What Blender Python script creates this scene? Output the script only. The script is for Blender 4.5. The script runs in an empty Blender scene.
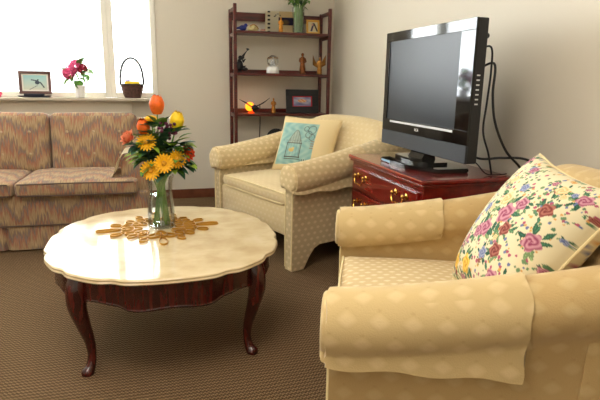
import bpy, bmesh, math, random
from mathutils import Vector, Matrix
random.seed(7)
S = bpy.context.scene
C = S.collection
PI = math.pi
# ------------------------------------------------------------------ camera, light, exposure
cd = bpy.data.cameras.new('camera'); cam = bpy.data.objects.new('camera', cd); C.objects.link(cam)
cd.sensor_width = 36; cd.lens = 30.966; cd.clip_start = .02
R_ = ((0.95967, 0.04736, -0.27711), (-0.28065, 0.21909, -0.93447), (0.01646, 0.97456, 0.22354))
cam.matrix_world = Matrix.Translation((0, 0, 1.08)) @ Matrix(R_).to_4x4()
S.camera = cam
S.view_settings.view_transform = 'Standard'; S.view_settings.look = 'None'; S.view_settings.gamma = 1
S.view_settings.exposure = 0.0
D, W, XL, YF, H = 4.83, 1.735, -3.1, -1.6, 2.5      # back wall, right wall, left wall, front wall, ceiling
wd = bpy.data.worlds.new('sky'); S.world = wd; wd.use_nodes = True
wd.node_tree.nodes['Background'].inputs[0].default_value = (.80, .90, 1, 1)
wd.node_tree.nodes['Background'].inputs[1].default_value = 2.5

def area(name, loc, rot, sx, sy, power, col):
    l = bpy.data.lights.new(name, 'AREA'); l.shape = 'RECTANGLE'; l.size = sx; l.size_y = sy
    l.energy = power; l.color = col
    o = bpy.data.objects.new(name, l); o.location = loc; o.rotation_euler = rot; C.objects.link(o); return o
area('daylight_outside_window', (-1.25, D + .42, 1.66), (-PI/2, 0, 0), 3.6, 1.7, 860, (.90, .95, 1))
area('ceiling_light', (-.3, .9, H - .04), (0, 0, 0), 1.2, 1.2, 38, (1, .92, .80))
area('added_fill_rear', (-1.5, -.4, H - .04), (0, 0, 0), 1.2, 1.2, 20, (1, .92, .80))  # unseen lamp added overhead to brighten the sides facing the camera

# ------------------------------------------------------------------ helpers
def sr(r, g, b):
    f = lambda c: (c/255/12.92) if c/255 <= .04045 else ((c/255 + .055)/1.055)**2.4
    return (f(r), f(g), f(b), 1)
def mat(name, col, rough=.6, metal=0, spec=.5, bump=0, bscale=200, var=0, vscale=8, emit=None, coat=0, sheen=0):
    m = bpy.data.materials.new(name); m.use_nodes = True; n = m.node_tree.nodes; L = m.node_tree.links
    b = n['Principled BSDF']; c = sr(*col); b.inputs['Base Color'].default_value = c
    b.inputs['Roughness'].default_value = rough; b.inputs['Metallic'].default_value = metal
    b.inputs['Specular IOR Level'].default_value = spec
    b.inputs['Coat Weight'].default_value = coat; b.inputs['Coat Roughness'].default_value = .08
    b.inputs['Sheen Weight'].default_value = sheen
    tc = n.new('ShaderNodeTexCoord')
    if var:
        t = n.new('ShaderNodeTexNoise'); t.inputs['Scale'].default_value = vscale; t.inputs['Detail'].default_value = 4
        L.new(tc.outputs['Object'], t.inputs['Vector'])
        r = n.new('ShaderNodeValToRGB'); L.new(t.outputs['Fac'], r.inputs['Fac'])
        r.color_ramp.elements[0].position = .3; r.color_ramp.elements[1].position = .7
        r.color_ramp.elements[0].color = tuple(x*(1-var) for x in c[:3]) + (1,)
        r.color_ramp.elements[1].color = tuple(min(1, x*(1+var)) for x in c[:3]) + (1,)
        L.new(r.outputs['Color'], b.inputs['Base Color'])
    if bump:
        t = n.new('ShaderNodeTexNoise'); t.inputs['Scale'].default_value = bscale
        L.new(tc.outputs['Object'], t.inputs['Vector'])
        bp = n.new('ShaderNodeBump'); bp.inputs['Strength'].default_value = bump; bp.inputs['Distance'].default_value = .003
        L.new(t.outputs['Fac'], bp.inputs['Height']); L.new(bp.outputs['Normal'], b.inputs['Normal'])
    if emit:
        b.inputs['Emission Color'].default_value = sr(*emit[0]); b.inputs['Emission Strength'].default_value = emit[1]
    return m
def mnode(m, op, a, b=None, c=None):
    x = m.node_tree.nodes.new('ShaderNodeMath'); x.operation = op
    for i, v in enumerate((a, b, c)):
        if v is None: continue
        if isinstance(v, (int, float)): x.inputs[i].default_value = v
        else: m.node_tree.links.new(v, x.inputs[i])
    return x.outputs[0]
def ramp(m, fac, stops, interp='LINEAR'):
    r = m.node_tree.nodes.new('ShaderNodeValToRGB'); m.node_tree.links.new(fac, r.inputs['Fac'])
    r.color_ramp.interpolation = interp; e = r.color_ramp.elements
    while len(e) < len(stops): e.new(.5)
    for i, (p, c) in enumerate(stops): e[i].position = p; e[i].color = sr(*c)
    return r.outputs['Color']
def mixc(m, fac, a, b, mode='MIX'):
    x = m.node_tree.nodes.new('ShaderNodeMix'); x.data_type = 'RGBA'; x.blend_type = mode
    for k, v in ((0, fac), (6, a), (7, b)):
        if isinstance(v, (int, float)): x.inputs[k].default_value = v
        elif isinstance(v, tuple): x.inputs[k].default_value = v
        else: m.node_tree.links.new(v, x.inputs[k])
    return x.outputs[2]
def uvxyz(m, out='UV'):
    tc = m.node_tree.nodes.new('ShaderNodeTexCoord'); s = m.node_tree.nodes.new('ShaderNodeSeparateXYZ')
    m.node_tree.links.new(tc.outputs[out], s.inputs[0]); return tc.outputs[out], s.outputs
def noise(m, vec, scale, detail=2, mapscale=None):
    n = m.node_tree.nodes
    if mapscale:
        mp = n.new('ShaderNodeMapping'); mp.inputs['Scale'].default_value = mapscale
        m.node_tree.links.new(vec, mp.inputs['Vector']); vec = mp.outputs['Vector']
    t = n.new('ShaderNodeTexNoise'); t.inputs['Scale'].default_value = scale; t.inputs['Detail'].default_value = detail
    m.node_tree.links.new(vec, t.inputs['Vector']); return t.outputs['Fac']
def bump(m, h, strength=.3, dist=.003):
    bp = m.node_tree.nodes.new('ShaderNodeBump'); bp.inputs['Strength'].default_value = strength; bp.inputs['Distance'].default_value = dist
    m.node_tree.links.new(h, bp.inputs['Height']); m.node_tree.links.new(bp.outputs['Normal'], m.node_tree.nodes['Principled BSDF'].inputs['Normal'])
def setcol(m, c): m.node_tree.links.new(c, m.node_tree.nodes['Principled BSDF'].inputs['Base Color'])

def thin_glass(name, tint=(1, 1, 1, 1), refl=.12):
    m = bpy.data.materials.new(name); m.use_nodes = True; n = m.node_tree.nodes; L = m.node_tree.links
    n.remove(n['Principled BSDF'])
    t = n.new('ShaderNodeBsdfTransparent'); t.inputs[0].default_value = tint
    g = n.new('ShaderNodeBsdfGlossy'); g.inputs['Roughness'].default_value = .04
    fr = n.new('ShaderNodeFresnel'); fr.inputs[0].default_value = 1.33
    a = n.new('ShaderNodeMath'); a.operation = 'MULTIPLY_ADD'; a.inputs[1].default_value = .55; a.inputs[2].default_value = refl*.3
    L.new(fr.outputs[0], a.inputs[0]); mx = n.new('ShaderNodeMixShader'); L.new(a.outputs[0], mx.inputs[0])
    L.new(t.outputs[0], mx.inputs[1]); L.new(g.outputs[0], mx.inputs[2]); L.new(mx.outputs[0], n['Material Output'].inputs[0])
    return m

def link(name, bm, m, parent=None, smooth=True, uv=False, angle=50):
    bmesh.ops.recalc_face_normals(bm, faces=bm.faces)
    if uv:
        ul = bm.loops.layers.uv.new('UVMap')
        for f in bm.faces:
            nn = f.normal; a = max(range(3), key=lambda i: abs(nn[i])*(1.15 if i == 1 and uv == 'y' else 1))
            for l in f.loops:
                p = l.vert.co
                l[ul].uv = (p.y, p.z) if a == 0 else ((p.x, p.z) if a == 1 else (p.x, p.y))
    me = bpy.data.meshes.new(name); bm.to_mesh(me); bm.free()
    if smooth:
        me.shade_smooth()
        if angle: me.set_sharp_from_angle(angle=math.radians(angle))
    o = bpy.data.objects.new(name, me); C.objects.link(o)
    if smooth and angle and not uv:
        wn = o.modifiers.new('weighted_normals', 'WEIGHTED_NORMAL'); wn.keep_sharp = True; wn.weight = 100
    if m is not None:
        for x in (m if isinstance(m, (list, tuple)) else [m]): me.materials.append(x)
    if parent: o.parent = parent
    return o
def tag(o, label, cat=None, group=None, kind=None):
    if label: o['label'] = label
    if cat: o['category'] = cat
    if group: o['group'] = group
    if kind: o['kind'] = kind
    return o
def thing(name, label, cat, loc=(0, 0, 0), rz=0, group=None):
    o = bpy.data.objects.new(name, None); C.objects.link(o); o.empty_display_size = .05
    o.location = loc; o.rotation_euler = (0, 0, rz); return tag(o, label, cat, group)
def struct(name, bm, m, parent=None, **k):
    o = link(name, bm, m, parent, **k)
    if not parent: o['kind'] = 'structure'
    return o
def NB(): return bmesh.new()
def box(bm, x0, x1, y0, y1, z0, z1, bev=0, seg=2):
    t = NB(); bmesh.ops.create_cube(t, size=1)
    for v in t.verts: v.co = Vector(((x0+x1)/2 + v.co.x*(x1-x0), (y0+y1)/2 + v.co.y*(y1-y0), (z0+z1)/2 + v.co.z*(z1-z0)))
    if bev: bmesh.ops.bevel(t, geom=t.edges[:], offset=bev, segments=seg, affect='EDGES', profile=.5)
    merge(bm, t); return bm
def merge(bm, t, mtx=None):
    if mtx is not None: bmesh.ops.transform(t, matrix=mtx, verts=t.verts)
    me = bpy.data.meshes.new('tmp'); t.to_mesh(me); t.free(); bm.from_mesh(me); bpy.data.meshes.remove(me)
def loft(bm, rings, closed=True, cap=True, mi=0):
    vs = [[bm.verts.new(p) for p in r] for r in rings]; n = len(vs[0])
    for a, b in zip(vs, vs[1:]):
        for i in range(n if closed else n-1):
            j = (i+1) % n; f = bm.faces.new((a[i], a[j], b[j], b[i])); f.material_index = mi
    if cap and closed:
        bm.faces.new(vs[0][::-1]); bm.faces.new(vs[-1])
    return vs
def lathe(bm, prof, n=24, c=(0, 0, 0), cap=True, ax=None):
    rings = [[Vector((r*math.cos(2*PI*i/n), r*math.sin(2*PI*i/n), z)) for i in range(n)] for r, z in prof]
    if ax is not None:
        q = Vector((0, 0, 1)).rotation_difference(Vector(ax).normalized())
        rings = [[q @ p for p in r] for r in rings]
    rings = [[p + Vector(c) for p in r] for r in rings]
    loft(bm, rings, True, cap)
def spline(pts, k=6):
    P = [Vector(p) for p in pts]
    if len(P) < 3 or k <= 1: return P
    out = []
    for i in range(len(P)-1):
        p0 = P[max(i-1, 0)]; p1 = P[i]; p2 = P[i+1]; p3 = P[min(i+2, len(P)-1)]
        for j in range(k):
            t = j/k
            out.append(.5*((2*p1) + (p2-p0)*t + (2*p0-5*p1+4*p2-p3)*t*t + (3*p1-p0-3*p2+p3)*t**3))
    out.append(P[-1]); return out
def tube(bm, pts, r, n=8, k=5, closed=False, flat=None):
    """r: number or list per control point; flat=(a,b): elliptical with b along z"""
    P = spline(pts, k)
    if closed: P = P[:-1]
    m = len(P)
    def rad(i):
        if isinstance(r, (int, float)): return r
        t = i/(m-1)*(len(r)-1); a = int(min(t, len(r)-2)); return r[a] + (r[a+1]-r[a])*(t-a)
    rings = []; up = None
    for i, p in enumerate(P):
        d = (P[(i+1) % m] - P[i-1]) if closed else (P[min(i+1, m-1)] - P[max(i-1, 0)])
        d = d.normalized() if d.length > 1e-9 else Vector((0, 0, 1))
        if flat: s = d.cross(Vector((0, 0, 1))).normalized(); u = Vector((0, 0, 1))
        else:
            if up is None: up = Vector((0, 0, 1)) if abs(d.z) < .9 else Vector((1, 0, 0))
            s = d.cross(up).normalized(); u = s.cross(d).normalized(); up = u
        rr = rad(i); a, b = (flat if flat else (rr, rr))
        rings.append([p + s*(a*math.cos(2*PI*q/n)) + u*(b*math.sin(2*PI*q/n)) for q in range(n)])
    if closed: rings.append(rings[0]); 
    if closed:
        vs = [[bm.verts.new(p) for p in rr] for rr in rings[:-1]]
        for a, b in zip(vs, vs[1:] + vs[:1]):
            for i in range(n): j = (i+1) % n; bm.faces.new((a[i], a[j], b[j], b[i]))
    else: loft(bm, rings)
def sphere(bm, c, r, sc=(1, 1, 1), u=12, v=8, mtx=None):
    t = NB(); bmesh.ops.create_uvsphere(t, u_segments=u, v_segments=v, radius=r)
    for w in t.verts: w.co = Vector((w.co.x*sc[0], w.co.y*sc[1], w.co.z*sc[2]))
    M_ = Matrix.Translation(c) @ (mtx if mtx is not None else Matrix())
    merge(bm, t, M_)
def softbox(bm, x0, x1, y0, y1, z0, z1, r=.04, puff=0, n=14, pufff=0):
    """rounded upholstery block, domed on top by puff and on its -y / -x faces by pufff"""
    t = NB(); bmesh.ops.create_cube(t, size=2); bmesh.ops.subdivide_edges(t, edges=t.edges[:], cuts=n, use_grid_fill=True)
    hx, hy, hz = (x1-x0)/2, (y1-y0)/2, (z1-z0)/2; c = Vector(((x0+x1)/2, (y0+y1)/2, (z0+z1)/2))
    for v in t.verts:
        q = v.co.copy()
        # push samples towards the edges so that the rounding is smooth
        q = Vector([math.copysign(abs(a)**.8, a) for a in q])
        p = Vector((q.x*hx, q.y*hy, q.z*hz)); rr = min(r, hx, hy, hz)
        inner = Vector((max(-hx+rr, min(hx-rr, p.x)), max(-hy+rr, min(hy-rr, p.y)), max(-hz+rr, min(hz-rr, p.z))))
        d = p - inner
        if d.length > 1e-9: p = inner + d.normalized()*rr if d.length > rr*.999 or True and max(abs(q.x), abs(q.y), abs(q.z)) > .999 else p
        k = (1-q.x*q.x)*(1-q.y*q.y)
        if p.z > 0: p.z += puff*k*(p.z/hz)
        if pufff and p.y < 0: p.y -= pufff*(1-q.x*q.x)*(1-q.z*q.z)
        v.co = c + p
    merge(bm, t)
def prism(bm, pts, h0, h1, axis='y'):
    """extrude a polygon given in (a,b) along axis"""
    def P(a, b, h): return {'y': (a, h, b), 'x': (h, a, b), 'z': (a, b, h)}[axis]
    v0 = [bm.verts.new(P(a, b, h0)) for a, b in pts]; v1 = [bm.verts.new(P(a, b, h1)) for a, b in pts]
    bm.faces.new(v0[::-1]); bm.faces.new(v1); n = len(pts)
    for i in range(n): j = (i+1) % n; bm.faces.new((v0[i], v0[j], v1[j], v1[i]))
def grid(bm, fn, nu, nv):
    vs = [[bm.verts.new(fn(i/nu, j/nv)) for j in range(nv+1)] for i in range(nu+1)]
    for i in range(nu):
        for j in range(nv): bm.faces.new((vs[i][j], vs[i+1][j], vs[i+1][j+1], vs[i][j+1]))
    return vs
def painted(name, rough=.8):
    m = bpy.data.materials.new(name); m.use_nodes = True; n = m.node_tree.nodes
    a = n.new('ShaderNodeVertexColor'); a.layer_name = 'pattern'
    m.node_tree.links.new(a.outputs[0], n['Principled BSDF'].inputs['Base Color'])
    n['Principled BSDF'].inputs['Roughness'].default_value = rough; n['Principled BSDF'].inputs['Specular IOR Level'].default_value = .2
    return m
def paint(o, cols):
    at = o.data.color_attributes.new('pattern', 'FLOAT_COLOR', 'POINT')
    for i, c in enumerate(cols): at.data[i].color = c
def lerp(a, b, t): return tuple(x + (y-x)*t for x, y in zip(a, b))

# ------------------------------------------------------------------ materials
m_wall = mat('painted_wall', (222, 214, 198), .85, bump=.12, bscale=120)
m_ceil = mat('ceiling_paint', (235, 230, 220), .9)
m_trimwood = mat('baseboard_wood', (112, 62, 40), .4, var=.25, vscale=14)
m_winframe = mat('window_frame_paint', (240, 236, 224), .5)
m_sill = mat('sill_laminate', (190, 178, 160), .4, var=.06)
m_mahog = mat('mahogany', (96, 20, 14), .22, coat=.5, spec=.5)
def woodify(m, c0, c1, c2, sc=(3, 3, 30)):
    v, s = uvxyz(m, 'Object'); n1 = noise(m, v, 3, 6, sc); setcol(m, ramp(m, n1, [(.3, c0), (.5, c1), (.72, c2)]))
woodify(m_mahog, (88, 9, 8), (112, 15, 11), (132, 27, 16), (10, 1.2, 10))
m_cherry = mat('table_cherry_wood', (100, 26, 20), .25, coat=.4); woodify(m_cherry, (40, 8, 6), (62, 14, 10), (84, 24, 15), (20, 20, 3))
m_shelfw = mat('shelf_wood', (86, 24, 18), .32, coat=.2); woodify(m_shelfw, (52, 14, 12), (82, 22, 17), (108, 34, 24), (2, 20, 20))
m_brass = mat('brass', (214, 170, 84), .25, metal=1)
m_gold = mat('gold_paint', (196, 150, 66), .32, metal=.8)
m_goldb = mat('bronze_gold', (170, 118, 52), .35, metal=.7, var=.3, vscale=40)
m_blackg = mat('glossy_black_plastic', (8, 8, 9), .06, spec=.42)
m_blackm = mat('matte_black_plastic', (20, 21, 24), .5)
m_speaker = mat('speaker_grille', (34, 38, 46), .55, bump=.3, bscale=600)
m_screen = mat('lcd_screen', (22, 27, 31), .33, spec=.22)
m_silver = mat('silver_plastic_and_reflection', (214, 216, 218), .3)  # television buttons, and the reflection painted below its screen
m_cable = mat('black_cable', (10, 10, 11), .45)
m_white = mat('white_ceramic', (240, 240, 238), .25)
m_glass = thin_glass('clear_glass', (.97, .99, .98, 1)); m_pane = thin_glass('window_pane', (1, 1, 1, 1), .02)
m_water = thin_glass('water', (.95, .98, .95, 1))
m_stem = mat('stem_green', (100, 140, 58), .5, var=.2, vscale=40)
m_leafd = mat('leaf_dark', (52, 92, 66), .5, var=.3, vscale=30)
m_leaf = mat('leaf_green', (92, 136, 52), .5, var=.3, vscale=30)
m_leafy = mat('leaf_yellow_green', (140, 168, 50), .5, var=.2, vscale=30)
m_tulo = mat('orange_petal', (238, 104, 22), .5, var=.2, vscale=50)
m_tuly = mat('yellow_petal', (250, 206, 30), .5, var=.1, vscale=50)
m_daisy = mat('daisy_petal', (246, 182, 14), .55, var=.15, vscale=60)
m_dcen = mat('daisy_center', (200, 140, 20), .8, var=.3, vscale=200)
m_salm = mat('salmon_petal', (252, 160, 122), .6, var=.15, vscale=60)
m_redo = mat('red_orange_petal', (240, 84, 34), .6, var=.2, vscale=60)
m_berry = mat('purple_berry', (96, 26, 62), .35, var=.4, vscale=60)
m_pink = mat('pink_petal', (226, 92, 142), .6, var=.3, vscale=60)
m_wick = mat('wicker', (92, 62, 54), .7, var=.45, vscale=60)
m_wickd = mat('dark_wicker_handle', (44, 40, 48), .6)
m_pip = mat('cream_piping', (232, 214, 164), .7)
m_blue = mat('blue_glaze', (28, 40, 120), .25); m_creamg = mat('cream_glaze', (216, 200, 140), .35, var=.2, vscale=60)

# carpet
m_carpet = mat('carpet', (96, 72, 50), .95, spec=.1)
v, s = uvxyz(m_carpet, 'Object')
A = mnode(m_carpet, 'SINE', mnode(m_carpet, 'MULTIPLY', s[0], 2*PI/.0135))
B = mnode(m_carpet, 'SINE', mnode(m_carpet, 'ADD', mnode(m_carpet, 'MULTIPLY', s[1], 2*PI/.019), mnode(m_carpet, 'MULTIPLY', A, .9)))
wv = mnode(m_carpet, 'MULTIPLY_ADD', mnode(m_carpet, 'MULTIPLY', A, B), .5, .5)
nz = noise(m_carpet, v, 150, 2); nb = noise(m_carpet, v, 2.2, 3)
fac = mnode(m_carpet, 'ADD', mnode(m_carpet, 'MULTIPLY', wv, .55), mnode(m_carpet, 'MULTIPLY', nz, .5))
cc = ramp(m_carpet, fac, [(.22, (46, 34, 24)), (.5, (98, 77, 54)), (.8, (152, 126, 94))])
setcol(m_carpet, mixc(m_carpet, mnode(m_carpet, 'MULTIPLY', nb, .25), cc, sr(84, 66, 50)))
bump(m_carpet, fac, .7, .004)

# marble
m_marble = mat('cream_marble', (232, 220, 192), .10, spec=.5)
v, s = uvxyz(m_marble, 'Object')
n1 = noise(m_marble, v, 2.4, 8, (1, 2.6, 1)); n2 = noise(m_marble, v, 9, 6)
vein = mnode(m_marble, 'ABSOLUTE', mnode(m_marble, 'SUBTRACT', n1, .5))
base = ramp(m_marble, n2, [(.3, (196, 172, 132)), (.55, (212, 192, 152)), (.8, (222, 204, 168))])
setcol(m_marble, mixc(m_marble, ramp(m_marble, vein, [(0, (110, 110, 110)), (.012, (60, 60, 60)), (.05, (0, 0, 0))]), base, sr(170, 140, 96)))

def damask(name, base, light, s=.05, dot=(176, 142, 92), strength=1.0):
    m = mat(name, base, .85, spec=.15, sheen=.2)
    v, q = uvxyz(m, 'UV')
    x = mnode(m, 'DIVIDE', q[0], s); y = mnode(m, 'DIVIDE', q[1], s*.72)
    row = mnode(m, 'FLOOR', y); off = mnode(m, 'MULTIPLY', mnode(m, 'MODULO', mnode(m, 'ABSOLUTE', row), 2), .5)
    fx = mnode(m, 'SUBTRACT', mnode(m, 'FRACT', mnode(m, 'ADD', x, off)), .5); fy = mnode(m, 'SUBTRACT', mnode(m, 'FRACT', y), .5)
    ax = mnode(m, 'ABSOLUTE', fx); ay = mnode(m, 'ABSOLUTE', fy)
    dd = mnode(m, 'ADD', mnode(m, 'POWER', mnode(m, 'MULTIPLY', ax, 2.5), 1.4), mnode(m, 'POWER', mnode(m, 'MULTIPLY', ay, 2.4), 1.4))
    nz = noise(m, v, 260, 2)
    dn = mnode(m, 'ADD', dd, mnode(m, 'MULTIPLY', nz, .35))
    blob = ramp(m, dn, [(.45, (255, 255, 255)), (1.12, (0, 0, 0))])
    col = mixc(m, mnode(m, 'MULTIPLY', blob, strength), sr(*base), sr(*light))
    d2 = mnode(m, 'ADD', mnode(m, 'POWER', ax, 2), mnode(m, 'POWER', mnode(m, 'SUBTRACT', fy, .44), 2))
    dotm = ramp(m, d2, [(.0012, (150, 150, 150)), (.006, (0, 0, 0))])
    setcol(m, mixc(m, dotm, col, sr(*dot))); 
    bump(m, mnode(m, 'ADD', blob, nz), .35, .002); return m
m_fab = damask('gold_cream_damask', (200, 180, 140), (226, 206, 164), .046, strength=.85)
m_fabp = damask('faded_cream_seat', (214, 192, 148), (228, 210, 172), .046, strength=.4)
m_fabc = damask('cream_cover_damask', (212, 188, 142), (230, 208, 164), .046)
m_fab2 = damask('gold_cream_damask_large', (194, 164, 112), (208, 184, 134), .078, strength=.6)
m_fab2s = damask('gold_seat_damask', (206, 180, 132), (226, 208, 168), .043)
m_fab2c = damask('cream_cover_damask_large', (202, 176, 126), (220, 196, 148), .078, strength=.6)

# flame stitch sofa fabric
m_flame = mat('flame_stitch', (170, 130, 90), .9, spec=.1, sheen=.2)
v, q = uvxyz(m_flame, 'UV')
tri = mnode(m_flame, 'PINGPONG', q[0], .145)
st = noise(m_flame, v, 1, 3, (95, 6, 1)); st2 = noise(m_flame, v, 1, 2, (12, 4, 1))
yy = mnode(m_flame, 'ADD', mnode(m_flame, 'ADD', q[1], mnode(m_flame, 'MULTIPLY', tri, .85)), mnode(m_flame, 'MULTIPLY', st, .27))
yy = mnode(m_flame, 'ADD', yy, mnode(m_flame, 'MULTIPLY', st2, .12))
fr = mnode(m_flame, 'FRACT', mnode(m_flame, 'DIVIDE', yy, .15))
col = ramp(m_flame, fr, [(0, (190, 164, 128)), (.2, (176, 148, 112)), (.34, (180, 136, 108)), (.46, (172, 116, 92)), (.58, (152, 126, 112)), (.70, (128, 116, 112)), (.84, (164, 138, 106)), (1, (190, 164, 128))])
st3 = noise(m_flame, v, 1, 2, (230, 18, 1))
setcol(m_flame, mixc(m_flame, ramp(m_flame, st3, [(.38, (170, 170, 170)), (.6, (0, 0, 0))]), col, sr(112, 84, 62)))
bump(m_flame, st3, .3)
m_fpip = mat('sofa_piping', (96, 78, 66), .8)
m_flamet = mat('faded_flame_seat_top', (190, 168, 138), .9, spec=.1, var=.1, vscale=30)

# ------------------------------------------------------------------ room shell
b = NB(); box(b, XL-.1, W+.1, YF-.1, D+.1, -.1, 0); struct('floor', b, m_carpet, smooth=False)
b = NB(); box(b, XL-.1, W+.1, YF-.1, D+.1, H, H+.1); struct('ceiling', b, m_ceil, smooth=False)
b = NB(); box(b, W, W+.1, YF, D+.12, 0, H); struct('wall_right', b, m_wall, smooth=False)
b = NB(); box(b, XL-.1, XL, YF, D+.12, 0, H); struct('wall_left', b, m_wall, smooth=False)
b = NB(); box(b, XL, W, YF-.1, YF, 0, H); struct('wall_front', b, m_wall, smooth=False)
WZ0, WZ1, WX0, WX1 = .93, 2.25, -2.62, .105
b = NB(); box(b, XL, WX0, D, D+.12, 0, H); box(b, WX1, W, D, D+.12, 0, H)
box(b, WX0, WX1, D, D+.12, 0, WZ0-.02); box(b, WX0, WX1, D, D+.12, WZ1, H); struct('wall_back', b, m_wall, smooth=False)
b = NB(); box(b, .0, W, D-.014, D, 0, .085, .004); struct('baseboard_back', b, m_trimwood)
b = NB(); box(b, W-.014, W, YF, D-.014, 0, .085, .004); struct('baseboard_right', b, m_trimwood)
b = NB(); box(b, XL, XL+.014, YF, D, 0, .085, .004); struct('baseboard_left', b, m_trimwood)
b = NB(); box(b, XL, -.125, D-.05, D, 0, .893); struct('trim_1', b, m_wall, smooth=False)      # boxed panel below the window
b = NB(); box(b, XL, .06, D-.13, D+.03, .893, .918, .005); struct('trim_2', b, m_sill)         # window sill
def window(n, x0, x1):
    w = thing('window_%d' % n, None, None, (0, 0, 0)); w['kind'] = 'structure'
    f = NB(); 
    for a in ((x0, x0+.045, WZ0-.01, WZ1), (x1-.045, x1, WZ0-.01, WZ1)): box(f, a[0], a[1], D-.01, D+.06, a[2], a[3], .004)
    for z in (WZ0-.012, WZ1-.045): box(f, x0+.045, x1-.045, D-.005, D+.055, z, z+.045, .004)
    link('window_frame', f, m_winframe, w)
    g = NB(); box(g, x0+.045, x1-.045, D+.045, D+.049, WZ0+.033, WZ1-.045); link('pane', g, m_pane, w, smooth=False)
window(1, WX0, -.285); window(2, -.285, WX1)
# venetian blinds
m_slat = bpy.data.materials.new('blind_slat'); m_slat.use_nodes = True
nn = m_slat.node_tree.nodes; d_ = nn.new('ShaderNodeBsdfDiffuse'); d_.inputs[0].default_value = (.86, .86, .82, 1)
t_ = nn.new('ShaderNodeBsdfTranslucent'); t_.inputs[0].default_value = (.86, .86, .8, 1)
mx = nn.new('ShaderNodeMixShader'); mx.inputs[0].default_value = .45; L_ = m_slat.node_tree.links
L_.new(d_.outputs[0], mx.inputs[1]); L_.new(t_.outputs[0], mx.inputs[2]); L_.new(mx.outputs[0], nn['Material Output'].inputs[0])
def blind(x0, x1, label, chain):
    o = thing('venetian_blind', label, 'blind', ((x0+x1)/2, D+.028, WZ1-.06), 0)
    w = (x1-x0)/2; sb = NB(); z = -.035; zb = WZ0 + .06 - (WZ1-.06)
    while z > zb:
        t = NB(); box(t, -w, w, -.0105, .0105, -.0006, .0006); merge(sb, t, Matrix.Translation((0, 0, z)) @ Matrix.Rotation(math.radians(-30), 4, 'X')); z -= .0195
    tag(link('slats', sb, m_slat, o, smooth=False), None, kind='stuff')
    r = NB(); box(r, -w, w, -.012, .012, -.025, .01, .003); link('head_rail', r, m_winframe, o)
    r = NB(); box(r, -w, w, -.011, .011, zb-.012, zb, .003); link('bottom_rail', r, m_winframe, o)
    if chain:
        c = NB(); z = -.04
        while z > -.98: sphere(c, (-w+.012, -.020, z), .0042, u=6, v=4); z -= .014
        link('bead_chain', c, mat('bead_chain_steel', (110, 104, 100), .4), o)
blind(WX0+.05, -.335, 'wide white venetian blind of the left window, behind the sofa', False)
blind(-.235, WX1-.05, 'narrow white venetian blind with a bead chain, behind the wicker basket', True)

# ------------------------------------------------------------------ sofa
sofa = thing('sofa', 'three seat sofa in a flame stitch print of salmon, tan and grey, under the window', 'sofa', (-.08, 3.415, 0), math.radians(-2.5))
b = NB(); box(b, -2.24, .06, .05, .80, .15, .362, .015); link('seat_base', b, m_flame, sofa, uv=True)
b = NB()
def skirt_y(x): return .032 + .004*math.sin(x*9)
xs = [-2.24 + i*(2.30/120) for i in range(121)]
pl = [(-.80, .0), (-1.55, 0)]
def sk(x):
    y = skirt_y(x)
    for p, _ in pl:
        if abs(x-p) < .022: y += .03*(1-abs(x-p)/.022)
    return y
loft(b, [[(x, sk(x), .012), (x, sk(x)+.006, .165), (x, sk(x)+.016, .165), (x, sk(x)+.01, .012)] for x in xs])
link('skirt', b, m_flame, sofa, uv=True)
b = NB(); tube(b, [(x, .030, .168) for x in (-2.24, -1.2, .06)], .005, k=3); link('piping', b, m_fpip, sofa)
for i in range(3):
    x1 = -.0 - i*.735; x0 = x1-.725
    cu = NB(); softbox(cu, x0, x1 if i else -.0, 0, .60, .352, .448, .028, .022, pufff=.01)
    o = link('seat_cushion', cu, m_flame, sofa, uv=True)
    p = NB()
    for z in (.366, .438): tube(p, [(x0+.02, -.006 if z > .4 else 0, z), ((x0+x1)/2, -.014, z+(.004 if z > .4 else 0)), (x1-.02, -.006, z)], .0045, k=6, n=6)
    link('piping', p, m_fpip, o)
for i in range(4):
    x1 = -.02 - i*.59; x0 = x1-.583
    cu = NB(); softbox(cu, x0, x1, .50, .68, .42, .846, .04, .006, pufff=.035)
    t = math.radians(-8)
    bmesh.ops.transform(cu, matrix=Matrix.Translation((0, .5, .44)) @ Matrix.Rotation(t, 4, 'X') @ Matrix.Translation((0, -.5, -.44)), verts=cu.verts)
    for v_ in cu.verts: pass
    o = link('back_cushion', cu, m_flame, sofa, uv=True)
    for zz in (.56, .71):
        for fx in (.2, .5, .8):
            q = NB(); sphere(q, (x0 + fx*(x1-x0), .472 + (zz-.44)*.14, zz), .010, (1, .5, 1), 8, 6); link('button', q, m_flamet, o)
b = NB(); softbox(b, -2.24, .05, .66, .84, .1, .80, .04); link('back_frame', b, m_flame, sofa, uv=True)
for xx in (-.105, -2.36):
    b = NB(); ring = []
    prof = lambda y: [(xx+.02, .02), (xx+.155, .02), (xx+.16, .30), (xx+.165, .48), (xx+.17, .545), (xx+.145, .585), (xx+.09, .60), (xx+.03, .585), (xx+.0, .545), (xx+.0, .48), (xx+.015, .3)]
    for k, y in enumerate((.11, .12, .14, .4, .7, .80, .82)):
        dz = max(0, y-.45)*.5; sc = .9 if k in (0, 6) else 1
        ring.append([(xx+.085+(x-xx-.085)*sc, y, (z*(.985 if sc < 1 else 1) + (dz if z > .3 else 0))) for x, z in prof(y)])
    loft(b, ring); link('arm', b, m_flame, sofa, uv=True)
b = NB()   # folded cloth over the sofa arm
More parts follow.
